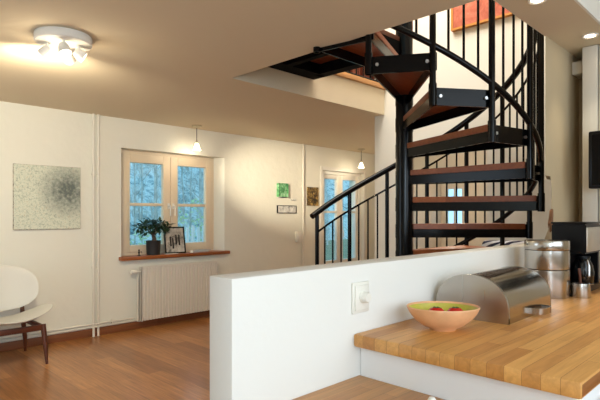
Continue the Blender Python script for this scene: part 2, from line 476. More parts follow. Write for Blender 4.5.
def shrub(x, y_, r, h, label):
    rnd = random.Random(int(x*100)); m = MB()
    for _ in range(1100):
        a = rnd.uniform(0, 2*PI); rr = r*math.sqrt(rnd.random()); zz = h*rnd.random()*(1-.5*(rr/r)**2)
        p = Vector((rr*math.cos(a), rr*math.sin(a), zz)); q = Vector((rnd.uniform(-1, 1), rnd.uniform(-1, 1), rnd.uniform(-1, 1))).normalized()*.06
        t = q.orthogonal().normalized()*.03
        m._add([p-q, p+t, p+q, p-t], [(0, 1, 2, 3)])
    o = m.build('shrub', M['shrub']); o.location = (x, y_, -.4)
    tag(o, label, 'shrub'); return o
shrub(7.2, 10.4, 1.3, 2.3, 'leafy green shrub seen through right half of the sill window')
shrub(4.9, 9.6, 1.0, 1.4, 'low leafy shrub seen through lower left half of the sill window')
fe = thing('garden_fence', 'white picket fence outside behind lower right window pane', 'fence', (4.6, 7.3, -.35))
for k in range(8):
    MB().box(k*.11, k*.11+.05, 0, .03, 0, 1.45+.03*(k % 2), .004).build('picket', M['fence'], fe)
MB().box(-.02, .84, .03, .06, 1.15, 1.21).build('rail', M['fence'], fe)
MB().box(-.02, .84, .03, .06, .4, .46).build('rail', M['fence'], fe)

# ------------------------------------------------------------------ spiral staircase
CX, CY = 3.344, 2.19
RS = .207; STEP = 22.5; RO = .95
def pol(phi, r, z=0):
    t = math.radians(135-phi)
    return Vector((r*math.cos(t), r*math.sin(t), z))
def zl(phi): return RS*(10+(phi-272)/STEP)
st = thing('spiral_staircase', 'black steel spiral staircase with reddish brown wooden treads', 'staircase', (CX, CY, 0))
MB().lathe([(.16, 0), (.16, .012), (.066, .014), (.066, 3.78), (.07, 3.78), (.07, 3.80), (.03, 3.815), (0, 3.817)], n=28).build('center_column', M['steel'], st)
for k in range(1, 13):
    z = RS*k
    MB().lathe([(.0655, z-.11), (.069, z-.11), (.069, z-.005), (.0655, z-.005)], n=28).build('column_collar', M['steel'], st)
def wedge(a0, a1, r0, r1, ins=0):
    n_ = 5
    out = [pol(a0+(a1-a0)*i/n_, r1) for i in range(n_+1)]
    return [pol(a0-16, r0)] + out + [pol(a1+16, r0)]
for k in range(1, 13):
    z = RS*k; a0 = 47+STEP*(k-1)-1.2; a1 = 47+STEP*k
    P0 = pol(a0, RO-.015); P1 = pol(a1, RO-.015); Q0 = pol(a0-16, .072); Q1 = pol(a1+16, .072)
    td = MB().prism([(p.x, p.y) for p in (Q0, P0, P1, Q1)], 'Z', z-.042, z, .003).build('tread', M['tread'], st)
    fr_ = MB()
    def bar(p, q, h0, h1, t):
        d_ = (q-p).normalized(); n_ = Vector((-d_.y, d_.x, 0))*t/2
        fr_.prism([(v.x, v.y) for v in (p-n_, q-n_, q+n_, p+n_)], 'Z', h0, h1)
    ins = .012
    dq = (P1-P0).normalized()
    bar(Q0+dq*ins*.3, P0+dq*ins, z-.108, z-.043, .01); bar(Q1-dq*ins*.3, P1-dq*ins, z-.108, z-.043, .01)
    rad_ = ((P0+P1)/2).normalized()*.012
    bar(P0+rad_-dq*.012, P1+rad_+dq*.012, z-.108, z-.004, .012)
    fm = fr_.build('tread_frame', M['steel'], td)
    for p, s_ in ((P0, 1), (P1, -1)):
        c_ = p+rad_*1.5+dq*s_*.045
        nrm = rad_.normalized()
        MB().tube([c_+Vector((0, 0, z-.055)), c_+nrm*.012+Vector((0, 0, z-.055))], .010, 8).build('bolt', M['bolt'], td)
def helix(a0, a1, r, off, n_=60):
    return [pol(a0+(a1-a0)*i/n_, r, zl(a0+(a1-a0)*i/n_)+off) for i in range(n_+1)]
RP = .962
hp = helix(45.5, 338, RP, 1.335, 90)
p0 = hp[0]; d0 = (hp[0]-hp[1]).normalized()
MB().tube([p0+d0*.05]+hp, .027, 12).build('handrail', M['steel'], st)
MB().tube(helix(47, 338, RP, 1.15, 90), .010, 8).build('middle_rail', M['steel'], st)
MB().tube(helix(47, 295, RP, .245, 90), .019, 10).build('lower_rail', M['steel'], st)
for k in range(0, 13):
    a = 47+STEP*k; zb = max(0, RS*k-.115)
    pm = MB(); p = pol(a, RP+.004)
    pm.tube([p+Vector((0, 0, zb)), p+Vector((0, 0, zl(a)+1.33))], .019, 10)
    if k > 0: pm.tube([p+Vector((0, 0, zb)), p+Vector((0, 0, zb+.13))], .024, 10)
    pm.build('post', M['steel'], st)
    if k < 12:
        for j in (1, 2, 3):
            aa = a+STEP*j/4; q = pol(aa, RP)
            MB().tube([q+Vector((0, 0, zl(aa)+.24)), q+Vector((0, 0, zl(aa)+1.15))], .008, 8).build('baluster', M['steel'], st)
# landing in the quarter towards -X, +Y
lx0, lx1, ly0, ly1 = 2.44-CX, .03, .0, 3.19-CY
MB().box(lx0, lx1, ly0, ly1, U-.035, U, .002).build('landing_deck', M['deck'], st)
m = MB(); zb, zt = U-.125, U-.036; t = .10
m.box(lx0, lx1, ly0, ly0+t, zb, zt); m.box(lx0, lx1, ly1-.16, ly1, zb, zt); m.box(lx0, lx0+t, ly0+t, ly1-t, zb, zt); m.box(lx1-t, lx1, ly0+t, ly1-t, zb, zt)
m.box((lx0+lx1)/2-.03, (lx0+lx1)/2+.03, ly0+t, ly1-.16, zb, zt)
m.build('landing_frame', M['steelmatt'], st)

# upstairs guard rail along the stairwell edge
ur = thing('guard_rail', 'black guard rail with thin balusters along upstairs floor edge', 'railing', (3.5, 3.27, U+.02))
for k in range(9):
    MB().tube([(k*.12, 0, .0), (k*.12, 0, .95)], .008 if k % 4 else .016, 8).build('baluster', M['steel'], ur)
MB().tube([(-.03, 0, .97), (1.0, 0, .97)], .022, 10).build('top_rail', M['steel'], ur)
MB().tube([(0, 0, .06), (.96, 0, .06)], .010, 8).build('bottom_rail', M['steel'], ur)
# red-stained cabinet upstairs
ch = thing('wardrobe', 'reddish brown wooden cabinet upstairs behind the guard rail', 'cabinet', (4.15, 3.72, U+.02))
MB().box(0, 1.15, .02, .5, 0, 1.6, .004).build('carcass', M['redwood'], ch)
for k in range(4):
    dr = MB().box(.02+k*.28, .28+k*.28, 0, .022, .05, 1.57, .003).build('door', M['redwood'], ch)
    MB().lathe(sphere_prof(.014), (.25+k*.28, -.012, .8), 10).build('knob', M['walnut'], dr)

# red painting on the stairwell wall
pt = thing('painting', 'large red orange painting with ochre frame high above the spiral staircase', 'painting', (4.5, 2.0, 3.09))
m = MB()
m.box(-.045, 0, -.5, .39, 0, .02); m.box(-.045, 0, -.5, .39, .98, 1.0); m.box(-.045, 0, .37, .39, .02, .98); m.box(-.045, 0, -.5, -.48, .02, .98)
m.build('frame', M['ochre'], pt)
MB().box(-.038, -.004, -.48, .37, .02, .98).build('canvas', M['red'], pt)

# ------------------------------------------------------------------ living room
# mottled square picture
ap = thing('wall_picture', 'square mottled grey green unframed picture on wall above white chair', 'picture', (1.461, W, 1.165))
o = MB().box(0, .64, -.022, -.002, 0, .645, .002).build('stretcher', M['canvasedge'], ap)
MB().box(.004, .636, -.0245, -.022, .004, .641).build('canvas', M['art'], ap)

# radiator under the window
rd = thing('radiator', 'white ribbed panel radiator mounted below the window sill', 'radiator', (2.76, W, .09))
m = MB()
N_ = 27; Lr = 1.04
pts = []
for i in range(N_):
    x = i*Lr/N_; w_ = Lr/N_
    pts += [(x+.2*w_, -.106), (x+.35*w_, -.094), (x+.65*w_, -.094), (x+.8*w_, -.106)]
pts = [(0, -.105)]+pts+[(Lr, -.105), (Lr, -.085), (0, -.085)]
m.prism(pts, 'Z', .01, .61)
m.build('front_panel', M['rad'], rd)
MB().box(0, Lr, -.05, -.035, .01, .61, .003).build('rear_panel', M['rad'], rd)
m = MB()
m.box(0, .006, -.106, -.034, .0, .625, .002); m.box(Lr-.006, Lr, -.106, -.034, .0, .625, .002)
m.build('side_cover', M['rad'], rd)
m = MB()
m.box(0, Lr, -.106, -.102, .612, .626); m.box(0, Lr, -.038, -.034, .612, .626)
for i in range(30): m.box(.01+i*(Lr-.03)/29, .02+i*(Lr-.03)/29, -.102, -.038, .615, .623)
m.build('top_grille', M['rad'], rd)
m = MB(); m.box(.2, .23, -.035, 0, .1, .55); m.box(Lr-.23, Lr-.2, -.035, 0, .1, .55); m.build('wall_bracket', M['rad'], rd)
v_ = MB().tube([(0, -.07, .575), (-.05, -.07, .575)], .012, 10).tube([(-.025, -.07, .575), (-.025, -.07, .54), (-.025, -.05, .50), (-.025, -.045, .0)], .009, 8).build('valve_pipe', M['pipe'], rd)
MB().lathe([(.0, -.04), (.024, -.038), (.027, .022), (.022, .038), (0, .04)], n=16, mat=Matrix.Rotation(PI/2, 4, 'Y'), c=(-.085, -.07, .575)).build('thermostat_head', M['offwhite'], rd)
MB().tube([(-.052, -.07, .575), (-.046, -.07, .575)], .021, 14).build('valve_collar', M['blackmatt'], rd)
MB().tube([(.02, -.07, .02), (-.005, -.07, .012), (-.005, -.045, .0)], .009, 8).build('return_pipe', M['pipe'], rd)

# risers and pipe run
def riser(x, label, r=.013):
    o = MB().tube([(0, 0, 0), (0, 0, H)], r, 10)
    for z in (.75, 1.75): o.box(-.014, .014, 0, .03, z-.01, z+.01)
    o = o.build('heating_pipe', M['pipe']); o.location = (x, W-.035, 0)
    return tag(o, label, 'pipe', 'vertical heating pipes')
riser(2.235, 'left one of the white twin pipes beside the window')
riser(2.285, 'right one of the white twin pipes beside the window')
riser(5.445, 'white vertical pipe between green picture and dark gold picture', .012)
o = MB()
o.tube([(-1.55, W-.03, .135), (2.2, W-.03, .135), (2.24, W-.056, .138), (2.29, W-.056, .138), (2.33, W-.03, .135), (2.70, W-.032, .135)], .010, 8)
o.tube([(-1.55, W-.028, .105), (2.2, W-.028, .105), (2.24, W-.056, .108), (2.29, W-.056, .108), (2.33, W-.028, .105), (2.745, W-.03, .105)], .008, 8)
for x in (.4, 1.6, 2.45): o.box(x-.012, x+.012, W-.035, W, .095, .15)
tag(o.build('floor_pipe_run', M['pipe']), 'thin white pipes running low along the wall above the baseboard', 'pipe')

# thermostat box on the right riser
bx = thing('junction_box', 'small white box low on wall against the vertical pipe', 'junction box', (5.365, W, .90))
MB().box(-.065, .05, -.05, 0, 0, .165, .006).build('housing', M['offwhite'], bx)
MB().box(-.045, .03, -.056, -.05, .03, .135, .004).build('cover', M['white'], bx)

# small pictures
def framed(name, label, x, z, w_, h_, d_, fw, fm, pm, cat='picture', side=None):
    t_ = thing(name, label, cat, (x, W, z))
    m = MB()
    m.box(0, w_, -d_, 0, 0, fw); m.box(0, w_, -d_, 0, h_-fw, h_); m.box(0, fw, -d_, 0, fw, h_-fw); m.box(w_-fw, w_, -d_, 0, fw, h_-fw)
    m.build('frame', fm, t_)
    MB().box(fw, w_-fw, -d_*.8, -.003, fw, h_-fw).build('print', pm, t_)
    return t_
framed('wall_picture', 'small green box picture on wall above the thin black frame', 4.93, 1.575, .19, .20, .05, .006, M['green'], M['green'])
t_ = framed('wall_picture', 'small wide pale print in thin black frame below green picture', 4.93, 1.337, .385, .115, .018, .009, M['black'], M['print'])
MB().box(.2, .205, -.0160, -.0144, .012, .103).build('divider', M['print'], t_)
framed('wall_picture', 'small upright dark gold picture on wall beside garden door', 5.56, 1.455, .245, .29, .02, .008, M['gold'], M['gold'])
o = MB()
for i, (a, h_) in enumerate(((0, .018), (.022, .026), (.044, .018), (.066, .03), (.09, .02), (.112, .018))):
    o.tube([(a, -.003, 0), (a+.008, -.003, h_), (a+.016, -.003, 0)], .0025, 5)
o = o.build('wire_ornament', M['greypaper']); o.location = (5.2, W, 1.525)
tag(o, 'tiny thin grey ornament on wall right of the green picture', 'ornament')

# windowsill objects
SZ = .838
pl = thing('potted_plant', 'bushy dark green plant in black pot on the window sill', 'plant', (2.965, W+.015, SZ))
MB().lathe([(.001, 0), (.07, 0), (.078, .004), (.086, .165), (.088, .17), (.082, .17), (.078, .15)], n=28).build('pot', M['pot'], pl)
MB().lathe([(0, .152), (.05, .154), (.079, .15)], n=20).build('soil', M['soil'], pl)
m = MB()
m.tube([(0, 0, .14), (.012, 0, .19), (-.004, .004, .24), (.01, 0, .30)], [.032, .026, .018, .012], 9)
br_ = []
for a, L_, up in ((20, .14, .07), (85, .12, .10), (160, .17, .05), (205, .16, .08), (290, .13, .09), (330, .17, .05)):
    e = Vector((math.cos(math.radians(a))*L_, math.sin(math.radians(a))*L_*.6, .27+up))
    m.tube([(.0, 0, .23), e*.5+Vector((0, 0, .15)), e], [.009, .006, .003], 6); br_.append(e)
m.build('trunk', M['bark'], pl)
rnd = random.Random(4); lf = MB()
def leaf(m, p, d, L_, wd):
    d = d.normalized(); s_ = d.cross(Vector((0, 0, 1)))
    if s_.length < .1: s_ = Vector((1, 0, 0))
    s_.normalize(); u_ = s_.cross(d)
    a = p; b1 = p+d*L_*.45+s_*wd+u_*.006; b2 = p+d*L_*.45-s_*wd+u_*.006; mid = p+d*L_*.45-u_*.003; e = p+d*L_-u_*.01
    m._add([a, b1, e, b2, mid], [(0, 1, 4), (1, 2, 4), (2, 3, 4), (3, 0, 4)], True)
for e in br_+[Vector((.01, 0, .34)), Vector((-.05, .02, .36)), Vector((.06, -.02, .33)), Vector((0, -.05, .30)), Vector((-.12, -.03, .27)), Vector((.12, .02, .28))]:
    for _ in range(30):
        dv = Vector((rnd.uniform(-1, 1), rnd.uniform(-1, 1)*.8, rnd.uniform(-.5, .9)))
        p = e+dv*rnd.uniform(.005, .05)
        leaf(lf, p, dv+Vector((0, 0, -.2)), rnd.uniform(.045, .08), rnd.uniform(.011, .018))
lf.build('foliage', M['leaf'], pl, sharp=80)

pf = thing('picture_frame', 'black framed photo leaning on the window sill beside the potted plant', 'picture frame', (3.13, W+.02, SZ+.001))
pf.rotation_euler = (math.radians(-10), 0, math.radians(-4))
pw, ph = .275, .33
m = MB(); fw = .016
m.box(0, pw, 0, .015, 0, fw); m.box(0, pw, 0, .015, ph-fw, ph); m.box(0, fw, 0, .015, fw, ph-fw); m.box(pw-fw, pw, 0, .015, fw, ph-fw)
m.build('frame', M['black'], pf)
MB().box(fw, pw-fw, .006, .012, fw, ph-fw).build('print', M['photo'], pf)
m = MB()
for x, z, a in ((.07, .09, .10), (.10, .06, .11), (.145, .11, .10), (.185, .10, .11)):
    m.box(x, x+.022, .004, .006, z, z+a, .0008); m.lathe(sphere_prof(.012, 6), (x+.011, .0050, z+a+.01), 8, squash=(1, .1))
m.build('print_figures', M['blackmatt'], pf)
m = MB()
m.box(0, .20, 0, .14, 0, .012, .002)
o = m.build('magazine', M['greypaper']); o.location = (3.53, W+.0, SZ); o.rotation_euler = (0, 0, -.08)
tag(o, 'grey magazine lowest of the small stack on right end of sill', 'magazine', 'papers on the sill')
o = MB().box(0, .19, 0, .13, 0, .010, .002).build('magazine', M['greypaper']); o.location = (3.60, W+.01, SZ+.0122); o.rotation_euler = (0, 0, .06)
tag(o, 'grey magazine on top of the small stack on the sill', 'magazine', 'papers on the sill')
o = MB().box(0, .16, 0, .1, 0, .006, .001).build('booklet', M['paper']); o.location = (3.20, W-.055, SZ); o.rotation_euler = (0, 0, .04)
o.location = (3.10, W-.06, SZ); o.scale = (1, .6, 1)
tag(o, 'thin white booklet lying before the black photo frame on sill', 'booklet')
o = MB().lathe([(.018, 0), (.02, .004), (.006, .012), (.008, .03), (.013, .04), (.006, .052), (.010, .062), (.004, .075), (0, .078)], n=14)
o.tube([(.005, 0, .036), (.028, 0, .048), (.034, 0, .03)], .004, 6)
o = o.build('figurine', M['blackmatt']); o.location = (2.775, W+.0, SZ)
tag(o, 'small dark figurine on left end of the window sill', 'figurine')
o = MB().lathe([(0, 0), (.018, .001), (.023, .014), (.018, .028), (.006, .031), (0, .031)], n=16).build('pebble', M['offwhite']); o.location = (3.46, W-.035, SZ)
tag(o, 'small pale pebble on the sill in front of photo frame corner', 'pebble')

# lounge chair
lc = thing('lounge_chair', 'white shell lounge chair with dark walnut legs below square picture', 'chair', (1.285, 4.97, 0))
def dish(fn, hw, hh, t, nr=10, na=40, p=2.3):
    """fn(x,y) -> point of the sheet; superellipse outline; returns a closed sheet of thickness t along fn's normal arg"""
    m = MB(); vs = []
    def rim(a):
        c_, s_ = math.cos(a), math.sin(a)
        return math.copysign(abs(c_)**(2/p), c_)*hw, math.copysign(abs(s_)**(2/p), s_)*hh
    for side in (1, -1):
        vs.append(fn(0, 0, side*t/2))
        for i in range(1, nr+1):
            q = i/nr; tt = t/2*(1 if q < .97 else .35)
            for k in range(na):
                x, y_ = rim(2*PI*k/na); vs.append(fn(x*q, y_*q, side*tt))
    v = [m.bm.verts.new(q) for q in vs]; S = 1+nr*na
    for s_ in (0, S):
        for k in range(na): m.bm.faces.new((v[s_], v[s_+1+k], v[s_+1+(k+1) % na]))
        for i in range(nr-1):
            for k in range(na):
                a = s_+1+i*na
                m.bm.faces.new((v[a+k], v[a+(k+1) % na], v[a+na+(k+1) % na], v[a+na+k]))
    a, b_ = 1+(nr-1)*na, S+1+(nr-1)*na
    for k in range(na): m.bm.faces.new((v[a+k], v[a+(k+1) % na], v[b_+(k+1) % na], v[b_+k]))
    return m
dish(lambda x, y_, t: Vector((x, y_-.03, .365+.115*(x/.37)**2+.03*max(0, -y_/.29)**2-.01*(y_/.29)+t)), .37, .29, .022).build('seat', M['shell'], lc)
tb = math.radians(14)
def backfn(x, y_, t):
    yy = .22-.09*(x/.31)**2+t
    z = y_
    return Vector((x, yy+z*math.tan(tb), .640+z))
dish(backfn, .312, .205, .026, p=2.4).build('backrest', M['shell'], lc)
for sx in (-1, 1):
    MB().tube([(sx*.235, -.235, .345), (sx*.245, -.26, .18), (sx*.25, -.29, 0)], [.023, .021, .011], 10).build('leg', M['walnut'], lc)
    MB().tube([(sx*.20, .262, .56), (sx*.21, .245, .34), (sx*.235, .27, .15), (sx*.25, .31, 0)], [.014, .022, .02, .011], 10).build('leg', M['walnut'], lc)
m = MB()
m.box(-.235, .235, -.255, -.225, .295, .345, .006); m.box(-.21, .21, .225, .255, .295, .345, .006)
m.box(-.235, -.20, -.24, .25, .305, .345, .005); m.box(.20, .235, -.24, .25, .305, .345, .005)
m.build('seat_rail', M['walnut'], lc)

# ceiling light with four spot heads
cl = thing('ceiling_light', 'round white ceiling light with four lit spot heads', 'ceiling light', (1.135, 3.17, H))
MB().lathe([(0, 0), (.158, 0), (.162, -.006), (.162, -.044), (.156, -.05), (0, -.05)], n=44).build('base_plate', M['white'], cl)
heads = [(-.09, .05, (-.4, .5, -.55)), (-.03, -.09, (.1, -.35, -.9)), (.09, -.03, (.75, -.25, -.5)), (.06, .075, (.5, .75, -.35))]
HD = []
for (hx, hy, dv) in heads:
    d_ = Vector(dv).normalized(); p = Vector((hx*.9, hy*.9, -.098))
    ar = MB().tube([(hx*.9, hy*.9, -.05), (hx*.9, hy*.9, -.098)], .007, 8).build('spot_arm', M['white'], cl)
    rot = d_.to_track_quat('Z', 'Y').to_matrix().to_4x4()
    MB().lathe([(0, -.03), (.022, -.028), (.031, -.01), (.037, .036), (.034, .036), (.03, .018), (0, .010)], c=p, n=20, mat=rot).build('spot_head', M['white'], ar)
    MB().lathe([(0, .016), (.025, .02), (.031, .030), (.026, .034), (0, .037)], c=p, n=20, mat=rot).build('bulb', M['bulb'], ar)
    HD.append((Vector(cl.location)+p+d_*.06, d_))

# pendants
def pendant(x, y_, zb, label):
    t_ = thing('pendant_lamp', label, 'pendant lamp', (x, y_, H))
    MB().lathe([(0, 0), (.06, 0), (.062, -.012), (.03, -.024), (.006, -.03), (0, -.03)], n=24).build('ceiling_rose', M['rose'], t_)
    MB().tube([(0, 0, -.028), (0, 0, zb+.11-H)], .004, 6).build('cord', M['blackmatt'], t_)
    MB().lathe([(0, .115), (.012, .115), (.014, .085), (0, .084)], (0, 0, zb-H), 14).build('socket', M['rose'], t_)
    MB().lathe([(.010, .088), (.02, .08), (.032, .05), (.040, .015), (.052, 0), (.048, 0), (.036, .015), (.028, .05), (.01, .078)], (0, 0, zb-H), 22).build('shade', M['shade'], t_)
    MB().lathe(sphere_prof(.02), (0, 0, zb+.04-H), 12).build('bulb', M['bulb'], t_)
    return t_
pendant(3.42, 5.2, 2.10, 'small bell glass pendant lamp in front of the sill window')
pendant(6.55, 5.12, 2.09, 'small bell glass pendant lamp in front of the garden door')

# sideboard and striped textile behind the stair, white cupboard in the far room
sb = thing('sideboard', 'plain white sideboard behind spiral staircase under the striped blanket', 'sideboard', (4.17, 1.38, 0))
MB().box(0, .31, 0, .62, .06, .88, .004).build('carcass', M['white'], sb)
MB().box(-.006, .316, -.006, .626, .88, .9, .003).build('top', M['white'], sb)
for a in (0, .31):
    dr = MB().box(-.018, 0, a+.004, a+.306, .08, .865, .003).build('door', M['white'], sb)
    MB().lathe(sphere_prof(.012), (-.028, a+(.27 if a == 0 else .04), .6), 10).build('knob', M['bolt'], dr)
for x in (.03, .28):
    for y_ in (.03, .59): MB().box(x-.02, x+.02, y_-.02, y_+.02, 0, .06).build('leg', M['white'], sb)
o = MB()
pr = [(0, -.32), (.05, -.325), (.085, -.315), (.093, -.1), (.094, .1), (.085, .315), (.05, .325), (0, .32)]
o.lathe(pr, n=20, mat=Matrix.Rotation(PI/2, 4, 'X'))
o = o.build('rolled_blanket', M['zebra']); o.location = (4.385, 1.70, .9945)
tag(o, 'rolled black and white striped blanket lying behind the spiral staircase', 'blanket')
cb = thing('cupboard', 'narrow white two door cupboard in room beyond stairs beside small window', 'cupboard', (7.25, 4.25, 0))
MB().box(0, .34, 0, .62, 0, 1.95, .004).build('carcass', M['white'], cb)
for a in (0, .31):
    dr = MB().box(-.02, 0, a+.005, a+.305, .06, 1.93, .003).build('door', M['white'], cb)
    MB().lathe(sphere_prof(.018), (-.035, a+(.265 if a == 0 else .045), 1.6), 10).build('knob', M['blackmatt'], dr)

# ------------------------------------------------------------------ kitchen
CT = .90
wt = MB().box(1.352, 3.85, .378, 1.093, CT-.046, CT, .009).build('worktop', M['counter'], at=(1.22, .378, CT))
tag(wt, 'thick oak worktop with the steel bread bin on it', 'worktop')
wl = MB().box(.55, 1.388, .30, 1.093, .71, .75, .004).build('worktop', M['counter'], at=(.40, .30, .75))
tag(wl, 'lower oak worktop at the bottom against the white low wall', 'worktop')
kc = thing('base_cabinet', 'white kitchen base cabinet under the thick oak worktop', 'cabinet', (1.390, .40, 0))
MB().box(.0185, 2.42, .02, .67, .1, CT-.046).build('carcass', M['kitchen'], kc)
MB().box(0, .018, .0, .690, .1, CT-.047).build('side_panel', M['kitchen'], kc)
MB().box(.05, 2.42, .06, .64, 0, .1).build('plinth', M['kitchen'], kc)
for k in range(4):
    dr = MB().box(.019+k*.6, .6+k*.6+.012, 0, .02, .11, CT-.056, .002).build('door', M['kitchen'], kc)
    MB().tube([(.08+k*.617, 0, .8), (.08+k*.617, -.03, .8), (.22+k*.617, -.03, .8), (.22+k*.617, 0, .8)], .005, 8).build('handle', M['bolt'], dr)
kl = thing('base_cabinet', 'white base cabinet under the lower oak worktop', 'cabinet', (.57, .33, 0))
MB().box(0, .80, .02, .745, .08, .71).build('carcass', M['kitchen'], kl)
MB().box(.02, .80, .06, .74, 0, .08).build('plinth', M['kitchen'], kl)
for k in range(2):
    dr = MB().box(.004+k*.4, .396+k*.4, 0, .02, .09, .70, .002).build('door', M['kitchen'], kl)
    MB().tube([(.1+k*.4, 0, .65), (.1+k*.4, -.03, .65), (.24+k*.4, -.03, .65), (.24+k*.4, 0, .65)], .005, 8).build('handle', M['bolt'], dr)

# dimmer switch on the low wall
ds = thing('dimmer_switch', 'white rotary dimmer switch on the low white wall', 'switch', (1.388, 1.093, 1.022))
MB().box(-.046, .046, -.008, 0, -.054, .054, .003).build('back_plate', M['offwhite'], ds)
MB().box(-.037, .037, -.014, -.008, -.044, .044, .003).build('cover_plate', M['offwhite'], ds)
MB().lathe([(.021, 0), (.021, .004), (.0185, .006), (.0175, .022), (.015, .025), (0, .025)], n=24, mat=Matrix.Rotation(PI/2, 4, 'X'), c=(.002, -.014, .002)).build('knob', M['offwhite'], ds)

# bread bin
bb = thing('bread_bin', 'brushed steel roll top bread bin on the oak worktop', 'bread bin', (1.865, .768, CT))
Lb, Db, Hb = .455, .30, .176
def prof(n_=28, o=0):
    q = []
    for i in range(n_+1):
        a = PI*i/n_
        q.append((Db/2-(Db/2-o)*math.cos(a), .022+(Hb-.022-o)*abs(math.sin(a))**.72))
    return q
m = MB(); m.prism([(0, 0), (Db, 0), (Db, .022), (0, .022)], 'X', .003, Lb-.003); m.build('base', M['inox'], bb)
for x0, x1 in ((0, .012), (Lb-.012, Lb)):
    m = MB().prism([(0, .0)]+[(0, .022)]+prof()[1:-1]+[(Db, .022), (Db, 0)], 'X', x0, x1); m.build('end_panel', M['inoxend'], bb, sharp=30)
pa = prof(); i0 = 14
def shellpart(name, seg, off, x0, x1):
    q = pa[seg[0]:seg[1]+1]; c_ = Vector((Db/2, .02))
    def sc2(p, f): v = c_+(Vector(p)-c_)*f; return (v.x, v.y)
    return MB().prism([sc2(p, off) for p in q]+[sc2(p, off-.015) for p in reversed(q)], 'X', x0, x1).build(name, M['inox'], bb, sharp=30)
shellpart('rear_shell', (12, 28), .985, .012, Lb-.012)
lid = shellpart('lid', (0, 14), 1.005, .012, Lb-.012)
m = MB()
MB().box(-.0012, .001, Db*.60, Db*.61, .022, Hb-.006).build('seam', M['inox'], bb)
hx0, hx1, hz = .225, .345, .045
q0, q1 = .020, .056
outer = [(hx0, .002), (hx0+.004, -.03), (hx0+.03, -.046), (hx1-.03, -.046), (hx1-.004, -.03), (hx1, .002)]
inner = [(hx1-.004, .002), (hx1-.008, -.028), (hx1-.031, -.042), (hx0+.031, -.042), (hx0+.008, -.028), (hx0+.004, .002)]
m.prism(outer+inner, 'Z', .010, .034)
m.build('handle', M['inox'], lid)

# bowl with tomatoes
bw = thing('fruit_bowl', 'oval terracotta bowl with yellow green inside holding tomatoes', 'bowl', (1.63, .905, CT), math.radians(-45))
m = MB().lathe([(0, 0), (.044, 0), (.048, .005), (.076, .018), (.103, .040), (.120, .062), (.129, .081), (.1275, .0845), (.125, .082), (.122, .078)], n=48, squash=(1, .80))
m.build('outer_shell', M['terra'], bw)
m = MB().lathe([(.1225, .0782), (.114, .062), (.097, .043), (.070, .024), (.040, .014), (0, .011)], n=48, squash=(1, .80))
m.build('inner_glaze', M['lime'], bw)
for (dx, dy, r, lb) in ((-.020, .014, .033, 'red tomato in the bowl, the one farther from the bread bin'), (.048, .010, .033, 'red tomato in the bowl, the one nearer the bread bin')):
    v = Matrix.Rotation(math.radians(-45), 4, 'Z') @ Vector((dx, dy, 0))
    t_ = thing('tomato', lb, 'tomato', (1.63+v.x, .905+v.y, CT+.0215+r*.84), 0, 'tomatoes in the bowl')
    MB().lathe([(0, -r*.84), (r*.5, -r*.76), (r*.88, -r*.42), (r, 0), (r*.9, r*.42), (r*.6, r*.74), (r*.22, r*.82), (0, r*.74)], n=24).build('fruit', M['tomato'], t_)
    s_ = MB()
    for k in range(5):
        a = 2*PI*k/5; s_.tube([(0, 0, r*.76), (r*.25*math.cos(a), r*.25*math.sin(a), r*.84), (r*.42*math.cos(a), r*.42*math.sin(a), r*.83)], [.0025, .002, .0008], 5)
    s_.build('calyx', M['stalk'], t_)

# canisters, one on the other
cx, cy, cr_ = 2.685, .91, .103
t_ = thing('canister', 'lower steel canister at back of worktop carrying another canister', 'canister', (cx, cy, CT), 0, 'stacked steel canisters')
MB().lathe([(0, 0), (cr_, 0), (cr_+.001, .003), (cr_+.001, .135), (cr_-.002, .138), (0, .138)], n=44).build('body', M['inoxv'], t_)
MB().lathe([(cr_-.004, .138), (cr_-.004, .1408), (0, .1408)], n=44).build('rim', M['dark'], t_)
t_ = thing('canister', 'upper steel canister with a lid standing on another canister', 'canister', (cx, cy, CT+.141), 0, 'stacked steel canisters')
MB().lathe([(0, 0), (cr_, 0), (cr_+.001, .003), (cr_+.001, .092), (cr_-.003, .0945), (0, .0945)], n=44).build('body', M['inoxv'], t_)
MB().lathe([(0, .095), (cr_, .095), (cr_+.002, .098), (cr_+.002, .138), (cr_, .141), (cr_-.008, .1415), (0, .1395)], n=44).build('lid', M['inoxv'], t_)

# coffee maker
cm = thing('coffee_maker', 'black coffee maker with brushed steel front at end of worktop', 'coffee maker', (2.90, .79, CT))
m = MB()
m.prism([(0, 0), (.17, 0), (.17, .362), (0, .362), (0, .205), (.10, .205), (.10, .035), (0, .035)], 'X', 0, .27, .005)
m.box(.235, .265, .004, .10, .036, .204)
m.build('body', M['black'], cm)
MB().box(.006, .264, -.006, .004, .215, .345, .003).build('front_panel', M['panel'], cm)
MB().box(-.003, .273, -.004, .173, .362, .372, .004).build('lid', M['black'], cm)
MB().lathe([(0, 0), (.055, 0), (.055, .004), (0, .004)], (.12, .05, .035), 24).build('hot_plate', M['bolt'], cm)
cf = MB().lathe([(0, 0), (.048, 0), (.052, .006), (.055, .06), (.048, .10), (.036, .125), (.034, .135), (0, .135)], (.12, .048, .040), 28).build('carafe', M['carafe'], cm)
MB().lathe([(0, .135), (.037, .135), (.037, .148), (.02, .153), (0, .153)], (.12, .048, .040), 24).build('carafe_lid', M['black'], cf)
MB().tube([(.085, .03, .172), (.045, .006, .168), (.030, -.006, .14), (.03, -.006, .09), (.05, .008, .075)], .007, 8).build('carafe_handle', M['bolt'], cf)
m = MB(); m.lathe([(0, 0), (.012, 0), (.012, .003), (0, .003)], n=16, mat=Matrix.Rotation(-PI/2, 4, 'Y'), c=(0, .1, .27)); m.build('badge', M['blackmatt'], cm)

